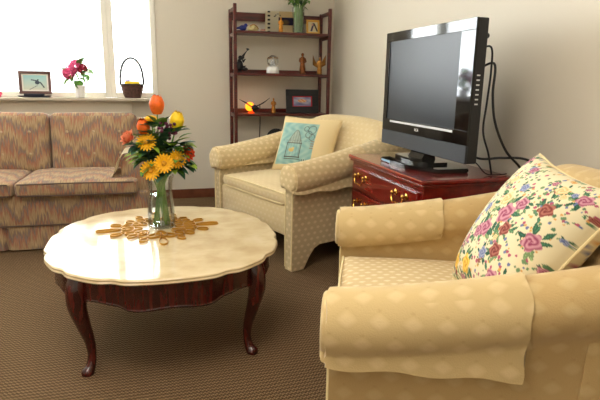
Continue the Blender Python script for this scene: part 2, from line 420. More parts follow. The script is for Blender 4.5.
def clo(s_, t_):
    y = .085 + t_*.30
    p = [(-.060, .44), (-.038, .48), (-.020, .545), (.015, .604), (.085, .616), (.155, .600), (.182, .545), (.180, .50)]
    k = s_*(len(p)-1); i = min(int(k), len(p)-2); f = k-i
    x = p[i][0] + (p[i+1][0]-p[i][0])*f; z = p[i][1] + (p[i+1][1]-p[i][1])*f
    return (x-.108 + .004*math.sin(t_*17), y - (.02*(1-s_) if s_ < .3 else 0), z + .003*math.sin(t_*11+s_*5) + max(0, y-.45)*.5)
vs = grid(b, clo, 24, 12)
bmesh.ops.solidify(b, geom=b.faces[:], thickness=.005)
ac = link('armrest_cloth', b, mat('worn_beige_cloth', (240, 224, 196), .9, var=.08, vscale=20), None)
ac.location = sofa.location; ac.rotation_euler = sofa.rotation_euler
tag(ac, 'pale beige cloth draped over the right arm of the flame stitch sofa', 'cloth')

# ------------------------------------------------------------------ armchairs
HW = .47
def ztop(x): 
    t = max(0, min(1, (x-.02)/.86)); return .545 + .16*t**1.35      # centre of the arm roll
def build_armchair(label, loc, th, fab, seatfab, backfab, sc=1, bh=.855):
    ch = thing('armchair', label, 'armchair', loc, th); ch.scale = (sc, sc, sc)
    def zb(x):
        if x < .085: return .004
        if x < .20: t = (x-.085)/.115; return .004 + .135*math.sin(t*PI/2)
        if x > .90: return .004
        if x > .84: return .139 - .135*(x-.84)/.06
        return .139
    xs = [0, .006, .02, .05, .08, .086, .095, .11, .13, .16, .20] + [.24 + i*.04 for i in range(15)] + [.84, .87, .90, .93]
    for sgn in (1, -1):
        b = NB(); rings = []
        for x in xs:
            zt = ztop(x); e = .86 if x == 0 else (.95 if x == .006 else 1); r = .082*e; c = .428
            bot = zb(x); m1 = (bot + zt-.1)/2; ring = [(HW-.002, bot), (HW, m1), (HW+.001, zt-.10)]
            for k in range(13):
                a = math.radians(-50 + k*(280/12)); ring.append((c + .012 + r*math.cos(a)*1.0, zt + r*math.sin(a)))
            ring += [(HW-.075, zt-.10), (HW-.075, m1), (HW-.073, bot)]
            xx = x + (.006 if False else 0)
            rings.append([(xx, sgn*u, z) for u, z in ring])
        loft(b, rings); link('arm', b, fab, ch, uv=True)
        p = NB(); tube(p, [(-.002, sgn*(HW-.006), .02), (-.002, sgn*(HW-.004), .25), (-.002, sgn*(HW-.004), .47)], .005, k=3, n=6)
        tube(p, [(-.002, sgn*(HW-.07), .02), (-.002, sgn*(HW-.072), .25), (-.002, sgn*(HW-.072), .47)], .004, k=3, n=6)
        link('piping', p, m_pip, ch)
    # back, wrapping round between the arms
    b = NB(); rings = []; n = 36
    for i in range(n+1):
        s_ = i/n*2-1; u = s_*.475; q = abs(s_)**3
        top = bh - .075*q; d0 = .66 + .0*q; wrap = .05*q
        prof = [(.60, .30), (.615-wrap*.2, .44), (.66-wrap, .62), (.705-wrap, .74), (.735-wrap*.8, top-.06), (.765-wrap*.3, top-.018), (.81, top), (.865, top-.012), (.91, top-.05), (.935, top-.11), (.935, .50), (.93, .14), (.86, .14), (.7, .2)]
        e = 1 if 0 < i < n else .97
        rings.append([(.77 + (x-.77)*e, u, .5 + (z-.5)*e) for x, z in prof])
    loft(b, rings); link('backrest', b, backfab, ch, uv=True, angle=70)
    b = NB(); softbox(b, .004, .64, -.385, .385, .375, .452, .03, .03); cu = link('seat_cushion', b, seatfab, ch, uv=True)
    p = NB(); tube(p, [(.008, -.36, .384), (.004, 0, .384), (.008, .36, .384)], .004, k=4, n=6); tube(p, [(.012, -.36, .446), (.006, 0, .452), (.012, .36, .446)], .004, k=4, n=6); link('piping', p, m_pip, cu)
    b = NB(); box(b, .012, .07, -.40, .40, .195, .376, .012); link('front_rail', b, seatfab, ch, uv=True)
    b = NB(); box(b, .07, .86, -.39, .39, .22, .37, .01); link('seat_deck', b, fab, ch, uv=True)
    return ch
def cover(label, ch, sgn, fab, x1, zo, zi):
    """cloth sleeve over an arm: closed round the front, hanging outside to zo and inside to zi"""
    b = NB(); rings = []; N = 26; xs = [-.016, -.016, -.010, .01] + [.03 + (x1-.03)*i/16 for i in range(17)]
    for j, x in enumerate(xs):
        zt = ztop(x); r = (.055, .080, .088, .0905)[j] if j < 4 else .0905
        c = .44; ring = []
        wob = .005*math.sin(x*31)
        drop = (zt-zo) ; ddi = (zt-zi)
        for k in range(8): f = 1-k/8; ring.append((c + r*math.cos(math.radians(-42)) + .006*f - (.012 if j < 2 else 0), zt - r*.67 - (drop-r*.67+wob)*f))
        for k in range(N+1): a = math.radians(-42 + k*264/N); ring.append((c + r*math.cos(a), zt + r*math.sin(a)))
        for k in range(1, 6): f = k/5; ring.append((c - r*math.cos(math.radians(-42)) - .004*f, zt - r*.67 - (ddi-r*.67)*f))
        cu_ = c; inner = []
        for (u, z) in ring:
            dv = Vector((u-cu_, z-zt)); 
            inner.append((u - .004*(1 if u > cu_ else -1) if z < zt-.05 else u - .004*dv.x/max(dv.length, .01), z if z < zt-.05 else z - .004*dv.y/max(dv.length, .01)))
        if j == 1: front = [(x, sgn*u, z) for u, z in ring]
        full = ring + inner[::-1]
        if j >= 2: rings.append([(x + (.003*math.sin(k*.9) if k < len(ring) else .003*math.sin((len(full)-1-k)*.9)), sgn*u, z) for k, (u, z) in enumerate(full)])
    loft(b, rings)
    fr_ = NB(); f0 = [fr_.verts.new((p[0]+.004, p[1], p[2])) for p in front]; f1 = [fr_.verts.new((p[0]-.001 + .003, p[1], p[2])) for p in front]
    bz = NB()
    # rounded nose of the sleeve
    nose = []
    ctr = (.44, ztop(0)-.02)
    for k_, (fx, sc_) in enumerate(((-.010, 1.0), (-.017, .975), (-.022, .92), (-.0245, .80), (-.026, .5), (-.026, .1))):
        nose.append([(fx, sgn*(ctr[0] + (abs(p[1])-ctr[0])*sc_), ctr[1] + (p[2]-ctr[1])*sc_) for p in front])
    nose.insert(0, [(p_[0], p_[1], p_[2]) for p_ in rings[0][:len(front)]])
    loft(bz, nose, True, True); merge(b, bz); fr_.free()
    o = link('armrest_cover', b, fab, None, uv=True)
    o.location = ch.location; o.rotation_euler = ch.rotation_euler; o.scale = ch.scale
    tag(o, label, 'armrest cover', 'cream fabric armrest covers'); 
    return o
ch1 = build_armchair('cream damask armchair beside the bookshelf, holding the birdcage cushion', (.603, 3.155, 0), math.radians(20), m_fab, m_fabp, m_fabp)
ch2 = build_armchair('large cream and gold damask armchair in the foreground, holding the floral cushion', (.564, 1.465, 0), math.radians(-22.6), m_fab2, m_fab2s, m_fab2, .945, .885)
cover('cream cover on the left arm of the far armchair, below the bookshelf', ch1, 1, m_fabc, .58, .475, .50)
cover('cream cover on the right arm of the far armchair, nearest the chest of drawers', ch1, -1, m_fabc, .50, .47, .50)
cover('cream cover on the far arm of the foreground armchair, in front of the drawers', ch2, 1, m_fab2c, .40, .49, .572)
cover('cream cover on the near arm of the foreground armchair, largest and closest to the camera', ch2, -1, m_fab2c, .46, .455, .52)

# ------------------------------------------------------------------ cushions
def pillow(label, ch, T, Rr, Bc, L, puff, painter, res, matp, piping, concave=.09, back=None):
    """T,Rr,Bc,L: corners in chair space; front face painted by painter(s,t) with s,t in 0..1"""
    c4 = [Vector(p) for p in (T, Rr, Bc, L)]; cen = sum(c4, Vector())/4
    nrm = (c4[1]-c4[3]).cross(c4[0]-c4[2]).normalized()
    if nrm.y*0 + (ch.matrix_basis @ (cen+nrm) - cam.location).length > (ch.matrix_basis @ cen - cam.location).length: nrm = -nrm
    def pos(s, t, side):
        a, b_ = 2*s-1, 2*t-1
        a2 = a*(1-concave*(1-b_*b_)*abs(a)); b2 = b_*(1-concave*(1-a*a)*abs(b_))
        S_, T_ = (a2+1)/2, (b2+1)/2
        p = c4[0]*(1-S_)*(1-T_) + c4[1]*S_*(1-T_) + c4[2]*S_*T_ + c4[3]*(1-S_)*T_
        k = max(0, (1-a*a)*(1-b_*b_))**.42
        return p + nrm*(side*puff*k)
    o = thing('throw_pillow', label, 'cushion', (0, 0, 0)); o.location = ch.matrix_basis @ cen; 
    o.rotation_euler = ch.rotation_euler; o.scale = ch.scale
    sh = lambda p: p - cen
    b = NB(); grid(b, lambda u, v_: sh(pos(u, v_, 1)), res, res); fr = link('front_panel', b, matp, o, angle=None)
    paint(fr, [painter(i//(res+1)/res, (i % (res+1))/res) for i in range((res+1)**2)])
    b = NB(); rb = 40; grid(b, lambda u, v_: sh(pos(u, v_, -.8)), rb, rb); bk = link('back_panel', b, back or matp, o, angle=None)
    if not back: paint(bk, [painter(1-(i//(rb+1)/rb), (i % (rb+1))/rb) for i in range((rb+1)**2)])
    b = NB(); pts = [sh(pos(i/10, 0, 0)) for i in range(10)] + [sh(pos(1, i/10, 0)) for i in range(10)] + [sh(pos(1-i/10, 1, 0)) for i in range(10)] + [sh(pos(0, 1-i/10, 0)) for i in range(11)]
    tube(b, pts, .0045, n=6, k=2, closed=True); link('piping', b, piping, o)
    return o
# floral print
rf = random.Random(11)
cream = sr(226, 214, 178)
roses = []
for (u, v_, r, kind) in ((.56, .44, .085, 'rose'), (.47, .58, .075, 'rose'), (.40, .62, .06, 'rose'), (.66, .52, .055, 'red'), (.70, .66, .06, 'red'), (.45, .36, .065, 'peach'), (.62, .34, .06, 'rose'),
                         (.20, .88, .07, 'yel'), (.42, .86, .08, 'yel'), (.12, .30, .055, 'rose'), (.10, .46, .045, 'rose'), (.06, .62, .05, 'rose'), (.16, .74, .05, 'rose'), (.30, .22, .05, 'peach'), (.08, .08, .06, 'rose'),
                         (.80, .30, .06, 'red'), (.88, .50, .07, 'rose'), (.24, .56, .045, 'blue'), (.30, .46, .05, 'blue'), (.60, .72, .05, 'blue'), (.50, .24, .045, 'blue'), (.14, .6, .035, 'blue'), (.78, .82, .07, 'rose'), (.92, .78, .06, 'yel'), (.74, .14, .05, 'peach'), (.28, .70, .035, 'rose'), (.34, .10, .045, 'rose'), (.90, .14, .05, 'rose')):
    roses.append((u, v_, r, kind))
for _ in range(34):
    roses.insert(0, (rf.random(), rf.random(), rf.uniform(.014, .028), rf.choice(('rose', 'rose', 'blue', 'peach', 'red', 'blue'))))
roses = [(x, y, r*.80 if r > .043 else r, k) for x, y, r, k in roses]
RC = {'rose': (sr(142, 60, 92), sr(204, 146, 158)), 'red': (sr(112, 44, 44), sr(172, 108, 94)), 'peach': (sr(226, 172, 112), sr(244, 212, 164)), 'yel': (sr(206, 150, 44), sr(240, 204, 96)), 'blue': (sr(92, 104, 150), sr(160, 166, 190))}
leaves = []
for (u, v_, r, kind) in roses:
    for k in range(8 if kind != 'blue' else 4):
        a = rf.uniform(0, 2*PI); d = r*rf.uniform(1.05, 1.7); leaves.append((u + d*math.cos(a), v_ + d*math.sin(a), a + rf.uniform(-.6, .6), r*rf.uniform(.45, .75), rf.choice([(62, 104, 78), (88, 126, 88), (48, 88, 70), (120, 146, 100)])))
sprigs = [(rf.random(), rf.random(), rf.uniform(.005, .013), rf.choice([(176, 84, 110), (108, 118, 160), (94, 128, 92), (214, 160, 90), (110, 140, 100)])) for _ in range(700)]
def floral(u, v_):
    c = cream
    for (x, y, r, k) in sprigs:
        if (u-x)**2 + (v_-y)**2 < r*r: c = sr(*k)
    for (x, y, a, l, k) in leaves:
        dx, dy = u-x, v_-y
        if dx*dx+dy*dy > l*l*1.2: continue
        p = dx*math.cos(a)+dy*math.sin(a); q = -dx*math.sin(a)+dy*math.cos(a)
        w = .38*l*(1-(p/l)**2)
        if abs(p) < l and abs(q) < w: c = sr(*k) if abs(q) > w*.12 else sr(*[int(z*1.35) for z in k])
    for (x, y, r, kind) in roses:
        dx, dy = u-x, v_-y; d = math.hypot(dx, dy); a = math.atan2(dy, dx)
        rr = r*(1 + .14*math.sin(a*5+x*9))
        if d < rr:
            A_, B_ = RC[kind]; f = .5+.5*math.sin(d/r*11 + a*1.7 + 1.2*math.sin(a*3))
            f = max(0, min(1, f*1.1 + (d/rr-.5)*.5)); c = lerp(A_, B_, f)
    return c
m_floral = painted('floral_print')
pillow('large cream floral cushion with pink roses, in the foreground armchair', ch2,
       (.63, .05, .93), (.72, -.365, .88), (.455, -.385, .52), (.39, .03, .50), .125, floral, 190, m_floral, m_pip, .10)
# birdcage print
creamg = sr(226, 204, 156)
def cage(s_, t_):
    # s: 0 at the left edge of the face, 1 at the right; t: 0 top, 1 bottom
    if not (.05 < s_ < .70 and .12 < t_ < .90): return creamg
    x, y = (s_-.05)/.65, (t_-.12)/.78
    n_ = .5+.5*math.sin(x*23+math.sin(y*17)*2)*math.sin(y*19+x*5)
    c = lerp(sr(128, 172, 170), sr(164, 196, 186), n_)
    dk = sr(86, 84, 78); cx = .47
    hw = .20
    if .50 < y < .84 and (abs(abs(x-cx)-hw) < .010): c = dk
    if .50 < y < .80 and abs(x-cx) < hw and (abs((x-cx) % .08) < .012): c = lerp(c, dk, .45)
    if .18 < y < .50:
        w = hw*((y-.18)/.32)**.7
        if abs(x-cx) < w: c = lerp(c, sr(168, 158, 140), .5)
        if abs(abs(x-cx)-w) < .012 or (abs(x-cx) < w and abs((x-cx) % .07) < .012): c = lerp(c, dk, .6)
    if abs(x-cx) < hw+.02 and (abs(y-.50) < .012 or abs(y-.82) < .016 or abs(y-.87-.0*x) < .010): c = dk
    if (x-.42)**2/.006 + (y-.66)**2/.002 < 1: c = sr(206, 178, 110)
    if (x-.47)**2 + (y-.62)**2 < .0008: c = sr(214, 190, 120)
    for (a, b_, r) in ((.86, .16, .10), (.80, .28, .08), (.90, .34, .07), (.70, .14, .06)):
        if abs(math.hypot(x-a, y-b_)-r) < .010: c = lerp(c, dk, .7)
    if x > .70 and y > .86 and math.sin(x*110) > .2 and y < .93: c = dk
    if x > .9 and .4 < y < .6 and math.sin(y*120) > 0: c = lerp(c, sr(150, 100, 80), .7)
    if .08 < x < .95 and abs(y-.44) < .007 and math.sin(x*60) > 0: c = lerp(c, dk, .35)
    return c
m_cage = painted('birdcage_print')
pillow('cream cushion with a teal birdcage print, leaning in the far armchair', ch1,
       (.50, .33, .835), (.70, -.06, .825), (.555, -.10, .46), (.36, .295, .46), .065, cage, 150, m_cage, mat('cushion_seam', (220, 198, 150), .8), .05, back=mat('gold_cream_cotton', (214, 184, 120), .8))

# ------------------------------------------------------------------ coffee table
TC = (.055, 2.235)
tb = thing('coffee_table', 'oval coffee table with a scalloped cream marble top and dark cherry cabriole legs', 'coffee table', (TC[0], TC[1], 0))
notch = [math.radians(a) for a in (17, -17, 163, -163, 43, -43, 137, -137, 68, -68, 112, -112)]
def outline(f, sc=1, off=0):
    c, s_ = math.cos(f), math.sin(f); p = 2.25
    r = (abs(c/.475)**p + abs(s_/.53)**p)**(-1/p)
    for a in notch:
        d = (f-a+PI) % (2*PI)-PI; sgn = 1 if (abs(a) < 1.2 or abs(a) > 1.9) else 1
        r *= 1 - .026*math.exp(-(d/math.radians(3.4))**2) + .008*math.exp(-(d/math.radians(9))**2)
    r = r*sc + off; return r*c, r*s_
N = 240
b = NB(); prof = [(-.012, .398), (-.003, .399), (0, .403), (-.004, .409), (-.001, .414), (-.004, .4185), (-.010, .420)]
loft(b, [[(*outline(2*PI*i/N, 1, o_), z) for i in range(N)] for o_, z in prof]); link('marble_top', b, m_marble, tb, angle=60)
def zap(f):   # scalloped lower edge of the apron
    d = abs(((f/(PI/2)) % 1)-.5)*2     # 0 mid side, 1 at the axis
    u = ((f + PI/4) % (PI/2))/(PI/2)*2-1   # -1..1 between legs
    return .296 + .010*math.cos(u*PI*3) - .012*math.exp(-(u/.28)**2) + .012*abs(u)
b = NB(); rings = []
for i in range(N+1):
    f = 2*PI*i/N; x0, y0 = outline(f, .93); x1, y1 = outline(f, .93, -.018); z = zap(f)
    rings.append([(x0, y0, z), (x0*1.006, y0*1.006, z+.006), (x0, y0, z+.012), (x0, y0, .397), (x1, y1, .397), (x1, y1, z)])
loft(b, rings, cap=False); link('apron', b, m_cherry, tb)
for sx in (-1, 1):
    for sy in (-1, 1):
        d = Vector((sx*.305, sy*.345, 0)); e = d.normalized()
        pth = [(.012, .397), (.030, .35), (.034, .29), (.014, .21), (-.010, .13), (-.016, .07), (-.006, .028), (.010, .008), (.012, .001)]
        rr = [.036, .037, .034, .026, .019, .0155, .018, .024, .020]
        b = NB(); tube(b, [d + e*a + Vector((0, 0, z)) for a, z in pth], rr, n=12, k=5); link('leg', b, m_cherry, tb)

# gold scroll centrepiece under the vase
b = NB(); rq = random.Random(4)
def loop(cx, cy, a, l, w, z0=.4255):
    pts = []
    for k in range(13):
        t = 2*PI*k/12; x = l/2*(1-math.cos(t)); y = w/2*math.sin(t)*(1-.25*math.cos(t))
        pts.append((cx + x*math.cos(a)-y*math.sin(a), cy + x*math.sin(a)+y*math.cos(a), z0))
    tube(b, pts, .003, n=6, k=2, closed=True, flat=(.0022, .0052))
for k in range(8):
    a = k*PI/4 + .05; ca, sa = math.cos(a), math.sin(a); lng = 1.12 if k % 2 == 0 else .92
    loop(.072*ca, .072*sa, a, .082*lng, .050)
    for s_ in (1, -1):
        loop(.110*ca, .110*sa, a + s_*.85, .072, .042)
    loop(.150*ca*lng, .150*sa*lng, a, .100 if k % 2 == 0 else .055, .034)
    a2 = a + PI/8; loop(.175*math.cos(a2), .175*math.sin(a2), a2, .050, .030)
cp = link('table_centerpiece', b, m_gold, None); cp.location = (.03, 2.345, 0)
tag(cp, 'openwork gold snowflake shaped centrepiece of looped ribbon lying on the marble table', 'centerpiece')

# vase and bouquet
VX, VY = .043, 2.375
vz = .421
vase = thing('glass_vase', 'clear tapered glass vase of flowers on the coffee table', 'vase', (VX, VY, vz))
b = NB(); po = [(.056, 0), (.060, .004), (.062, .03), (.060, .08), (.054, .13), (.052, .165), (.055, .205), (.062, .238)]
pi_ = [(r-.004, z) for r, z in po[::-1]]
lathe(b, po + [(.060, .240)] + pi_[:-1] + [(.054, .012)], 36); link('glass_body', b, m_glass, vase)
b = NB(); lathe(b, [(.0535, .013), (.0565, .03), (.055, .08), (.0495, .13), (.0480, .150)], 32); link('water', b, m_water, vase)
def petal(bm, c, q, l, w, curl, thick=0, tip=1.0):
    """petal along local +y, bending up by curl; q: rotation matrix 3x3->4x4"""
    t = NB()
    def fn(u, v_):
        ww = w*math.sin(PI*min(1, v_*.85+.08))**.7*(1 if v_ < .8 else 1-(v_-.8)*3.2*tip); x = (u-.5)*ww
        a = curl*v_; r = l/max(abs(curl), 1e-3)*(1 if curl >= 0 else -1)
        return Vector((x, r*math.sin(a), r*(1-math.cos(a)) + (x/w)**2*w*1.1))
    grid(t, fn, 4, 6)
    merge(bm, t, Matrix.Translation(c) @ q)
def aim(d, roll=0):
    return (Vector((0, 0, 1)).rotation_difference(Vector(d).normalized())).to_matrix().to_4x4() @ Matrix.Rotation(roll, 4, 'Z')
def bloom_tulip(bm, c, d, h, r):
    q = aim(d)
    for ring_, n in ((1.0, 3), (.86, 3)):
        for k in range(n):
            t = NB(); a0 = 2*PI*k/n + (0 if ring_ == 1 else PI/3)
            def fn(u, v_):
                prof = math.sin(PI*(.12 + v_*.72))**.8 * (1 if v_ < .6 else 1-(v_-.6)*.9)
                a = a0 + (u-.5)*2.3*(1 if v_ < .72 else max(.25, 1-(v_-.72)*2.6)); rr = r*ring_*(.25+.75*prof)
                return Vector((rr*math.cos(a), rr*math.sin(a), h*v_*(1 if ring_ == 1 else .97)))
            grid(t, fn, 7, 9); merge(bm, t, Matrix.Translation(c) @ q)
def bloom_daisy(bm, c, d, r, n=18):
    for lay, (rr, cu, m_) in enumerate(((r, .25, n), (r*.82, .55, n-4))):
        for k in range(m_):
            petal(bm, c, aim(d) @ Matrix.Rotation(2*PI*k/m_ + lay*.2, 4, 'Z'), rr, r*.30, cu)
def bloom_ruffle(bm, c, d, r, n=34, rg=random.Random(3)):
    for k in range(n):
        a = k*2.4; e = .15 + 1.35*(k/n)
        petal(bm, c, aim(d) @ Matrix.Rotation(a, 4, 'Z') @ Matrix.Rotation(PI/2-e, 4, 'X'), r*rg.uniform(.85, 1.05), r*.62, .4)
def leaf(bm, base, d, l, w, curl=.6, roll=0):
    dv = Vector(d).normalized(); x = dv.cross(Vector((0, 0, 1))); x = x.normalized() if x.length > .05 else Vector((1, 0, 0)); z = x.cross(dv)
    M3 = Matrix((x, dv, z)).transposed().to_4x4()
    t = NB()
    def fn(u, v_):
        ww = w*math.sin(PI*min(1, v_**.75))**.9; xx = (u-.5)*ww; a = curl*v_; r_ = l/max(abs(curl), .01)
        return Vector((xx, r_*math.sin(a), -r_*(1-math.cos(a)) + abs(xx)*.35))
    grid(t, fn, 4, 8); merge(bm, t, Matrix.Translation(base) @ M3 @ Matrix.Rotation(roll, 4, 'Y'))
# world point where the photograph shows each head: offset (dx, dz) in metres in the plane of the vase, dy depth
SC = 1/205.
def hp(px, py, dy=0): return Vector((VX + .014 + (px-161)/232, VY + dy, vz + (229-py)/223))
def flower(name, label, head, d, kind, size, pm, cm=None, leafs=(), group=None, cat='flower'):
    hp_ = Vector(head); a = random.uniform(0, 2*PI)
    foot = Vector((VX + .036*math.cos(a), VY + .036*math.sin(a), vz+.016)); neck = Vector((VX + (hp_.x-VX)*.22, VY + (hp_.y-VY)*.22, vz+.215))
    neck.x = max(VX-.042, min(VX+.042, neck.x)); neck.y = max(VY-.034, min(VY+.034, neck.y))
    waist = foot.lerp(neck, .55); waist = Vector((VX + (waist.x-VX)*.8, VY + (waist.y-VY)*.8, waist.z))
    o = thing(name, label, cat, tuple(foot), 0, group)
    sh = lambda p: Vector(p)-foot
    end = hp_ - Vector(d).normalized()*.002
    b = NB(); tube(b, [sh(foot), sh(waist), sh(neck), sh(neck.lerp(hp_, .55) + Vector((0, 0, .01))), sh(end)], .0030, n=6, k=4); link('stem', b, m_stem, o)
    b = NB(); c = sh(hp_)
    if kind == 'tulip': bloom_tulip(b, c, d, size*1.55, size*.62)
    elif kind == 'daisy': bloom_daisy(b, c, d, size)
    elif kind == 'ruffle': bloom_ruffle(b, c, d, size)
    elif kind == 'berries':
        rr = random.Random(5)
        for k in range(34): sphere(b, c + Vector((rr.gauss(0, size*.38), rr.gauss(0, size*.3), rr.gauss(0, size*.45))), .0078, u=8, v=6)
    if kind != 'none': link('berries' if kind == 'berries' else 'bloom', b, pm, o, angle=None)
    else: b.free()
    if kind == 'daisy':
        b = NB(); sphere(b, c + Vector(d).normalized()*.006, size*.26, (1, 1, .6), 10, 6, aim(d)); link('flower_center', b, cm or m_dcen, o)
    for (lp, ld, ll, lw, lm) in leafs:
        b = NB(); leaf(b, sh(lp), ld, ll, lw); link('leaf', b, lm, o, angle=None)
    return o
fl = flower
fl('tulip', 'orange tulip standing tallest in the bouquet on the coffee table', hp(158, 115), (0, -.1, 1), 'tulip', .053, m_tulo, leafs=[(hp(156, 124), (-.3, -.3, .5), .07, .03, m_leaf), (hp(159, 126), (.5, -.2, .5), .06, .03, m_leafy)])
fl('rose', 'orange rose left of the berries in the bouquet', hp(145, 134, -.03), (-.15, -.3, 1), 'tulip', .045, m_tulo, leafs=[(hp(140, 138), (-.7, -.3, .5), .06, .028, m_leafy)])
fl('tulip', 'yellow tulip on the upper right of the bouquet', hp(176, 130), (.12, -.2, 1), 'tulip', .052, m_tuly, leafs=[(hp(178, 140), (.6, -.1, .5), .07, .03, m_leaf), (hp(184, 146), (.9, -.1, .3), .05, .03, m_leafy)])
fl('daisy', 'small yellow bloom tucked behind the orange rose', hp(152, 121, .02), (0, -.5, 1), 'daisy', .032, m_tuly)
fl('daisy', 'yellow daisy left of centre in the middle of the bouquet', hp(146, 141, -.06), (-.1, -.9, .4), 'daisy', .044, m_daisy, leafs=[(hp(150, 145, -.05), (.5, -.5, -.2), .06, .03, m_leafy)])
fl('daisy', 'yellow daisy lowest on the left of the bouquet, over the vase rim', hp(149, 168, -.07), (-.25, -.9, .1), 'daisy', .047, m_daisy)
fl('daisy', 'yellow daisy low in the centre of the bouquet', hp(162, 161, -.09), (0, -.95, .2), 'daisy', .045, m_daisy)
fl('daisy', 'yellow daisy low on the right of the bouquet', hp(175, 158, -.07), (.25, -.9, .2), 'daisy', .043, m_daisy)
fl('carnation', 'salmon carnation at the far left of the bouquet', hp(131, 140, -.01), (-.7, -.4, .5), 'ruffle', .046, m_salm)
fl('carnation', 'red orange carnation at the lower right of the bouquet', hp(184, 154, -.03), (.7, -.5, .3), 'ruffle', .044, m_redo)
fl('berry_sprig', 'sprig of purple berries in the middle of the bouquet', hp(166, 131, -.04), (0, -.5, 1), 'berries', .042, m_berry, cat='berry sprig')
rl = random.Random(9)
broad = [(161, 128, .1, 1), (156, 146, -.8, .5), (170, 148, .7, .5), (165, 138, .3, .9), (150, 152, -.9, .1), (180, 146, .9, .4), (160, 172, -.3, .2), (172, 168, .6, -.1), (146, 158, -.9, -.2), (182, 166, .9, -.2), (154, 128, -.5, .8), (174, 134, .5, .8), (142, 146, -.8, .2), (164, 150, .1, .6), (176, 152, .7, .2), (150, 164, -.7, -.3)]
for i, (px, py, dx, dz) in enumerate(broad):
    p = hp(px, py, -.035)
    where = ('left' if px < 158 else 'right' if px > 166 else 'middle'); hi = 'upper' if py < 140 else 'lower'
    fl('leaf_spray', 'broad dark teal leaves filling the %s %s of the bouquet' % (hi, where), hp(px, py, -.02), (dx, -.2, dz), 'none', .02, m_leaf, cat='foliage', group='broad leaves in the bouquet, %s %s' % (hi, where),
       leafs=[(p, (dx + rl.uniform(-.4, .4), -rl.uniform(.3, .8), dz + rl.uniform(-.4, .4)), rl.uniform(.06, .085), rl.uniform(.045, .06), m_leafd if rl.random() < .6 else (m_leaf if rl.random() < .6 else m_leafy)) for _ in range(4)])
for i, (px, py, dx, dz, lab) in enumerate(((150, 134, -.5, .5, 'upper left'), (160, 140, 0, .9, 'in the centre'), (172, 145, .5, .5, 'on the right'), (141, 153, -.9, .2, 'on the lower left'), (180, 160, .8, -.1, 'on the lower right'), (156, 150, -.2, .3, 'in the lower middle'))):
    base_ = hp(161, 172, -.01).lerp(hp(px, py, -.02), .5); lf = []
    for k in range(12):
        t = k/11; p = base_.lerp(hp(px, py, -.03), t); s_ = 1 if k % 2 else -1
        lf.append((p, (dx*.6 + s_*rl.uniform(.4, .9), -rl.uniform(.2, .8), dz*.6 + rl.uniform(-.1, .5)), rl.uniform(.07, .10), rl.uniform(.036, .050), m_leafy if rl.random() < .22 else (m_leafd if rl.random() < .72 else m_leaf)))
    fl('leafy_sprig', 'dark green leafy sprig %s of the bouquet' % lab, hp(px, py, -.02), (dx, -.3, dz), 'none', .02, m_leaf, leafs=lf, cat='foliage')

# ------------------------------------------------------------------ chest of drawers
CX0, CX1, CY0, CY1, CZ = 1.10, 1.57, 1.905, 2.745, .68
cm = thing('chest_of_drawers', 'glossy red mahogany chest of drawers with brass handles under the television', 'chest of drawers', ((CX0+CX1)/2, (CY0+CY1)/2, 0))
ox, oy = (CX0+CX1)/2, (CY0+CY1)/2; hx, hy = (CX1-CX0)/2, (CY1-CY0)/2
b = NB(); box(b, -hx, hx, -hy, hy, CZ-.022, CZ, .007, 3); box(b, -hx+.008, hx-.004, -hy+.008, hy-.008, CZ-.034, CZ-.021, .004); link('chest_top', b, m_mahog, cm)
b = NB(); box(b, -hx+.022, hx-.01, -hy+.022, hy-.022, .10, CZ-.033, .003); link('carcass', b, m_mahog, cm)
b = NB(); box(b, -hx+.012, hx-.006, -hy+.012, hy-.012, .09, .125, .008); link('base_molding', b, m_mahog, cm)
for sx in (-1, 1):
    for sy in (-1, 1):
        b = NB(); x = sx*(hx-.05); y = sy*(hy-.05)
        prism(b, [(-.045, .10), (.045, .10), (.04, .05), (.03, .001), (-.03, .001), (-.04, .05)], y-.035, y+.035, 'y')
        for v_ in b.verts: v_.co.x += x
        link('foot', b, m_mahog, cm)
m_lip = mat('painted_edge_highlight', (168, 92, 66), .25)
b = NB(); box(b, -hx-.0015, -hx+.004, -hy+.006, hy-.006, CZ-.006, CZ-.0025, .0008); link('top_edge_highlight', b, m_lip, cm)  # lighter colour paints a highlight along the front edge of the top
for i, (z0, z1) in enumerate(((.50, .618), (.345, .485), (.15, .33))):
    b = NB(); box(b, -hx+.008, -hx+.024, -hy+.05, hy-.05, z0, z1, .005, 3); dr = link('drawer', b, m_mahog, cm)
    for yc in (2.555-oy, 2.10-oy):
        hd = NB(); zc = (z0+z1)/2+.022
        for s_ in (-1, 1):
            y = yc + s_*.052
            lathe(hd, [(.013, 0), (.015, .002), (.012, .004), (.005, .006), (.005, .014), (.009, .016), (.010, .021), (.006, .025), (.001, .026)], 14, (-hx+.008, y, zc), ax=(-1, 0, 0))
        tube(hd, [(-hx-.010, yc-.052, zc-.004), (-hx-.014, yc-.054, zc-.020), (-hx-.016, yc-.036, zc-.042), (-hx-.016, yc-.012, zc-.036), (-hx-.016, yc, zc-.042), (-hx-.016, yc+.012, zc-.036), (-hx-.016, yc+.036, zc-.042), (-hx-.014, yc+.054, zc-.020), (-hx-.010, yc+.052, zc-.004)], .0032, n=6, k=4)
        tag(link('handle', hd, m_brass, dr), 'brass swan neck handle')

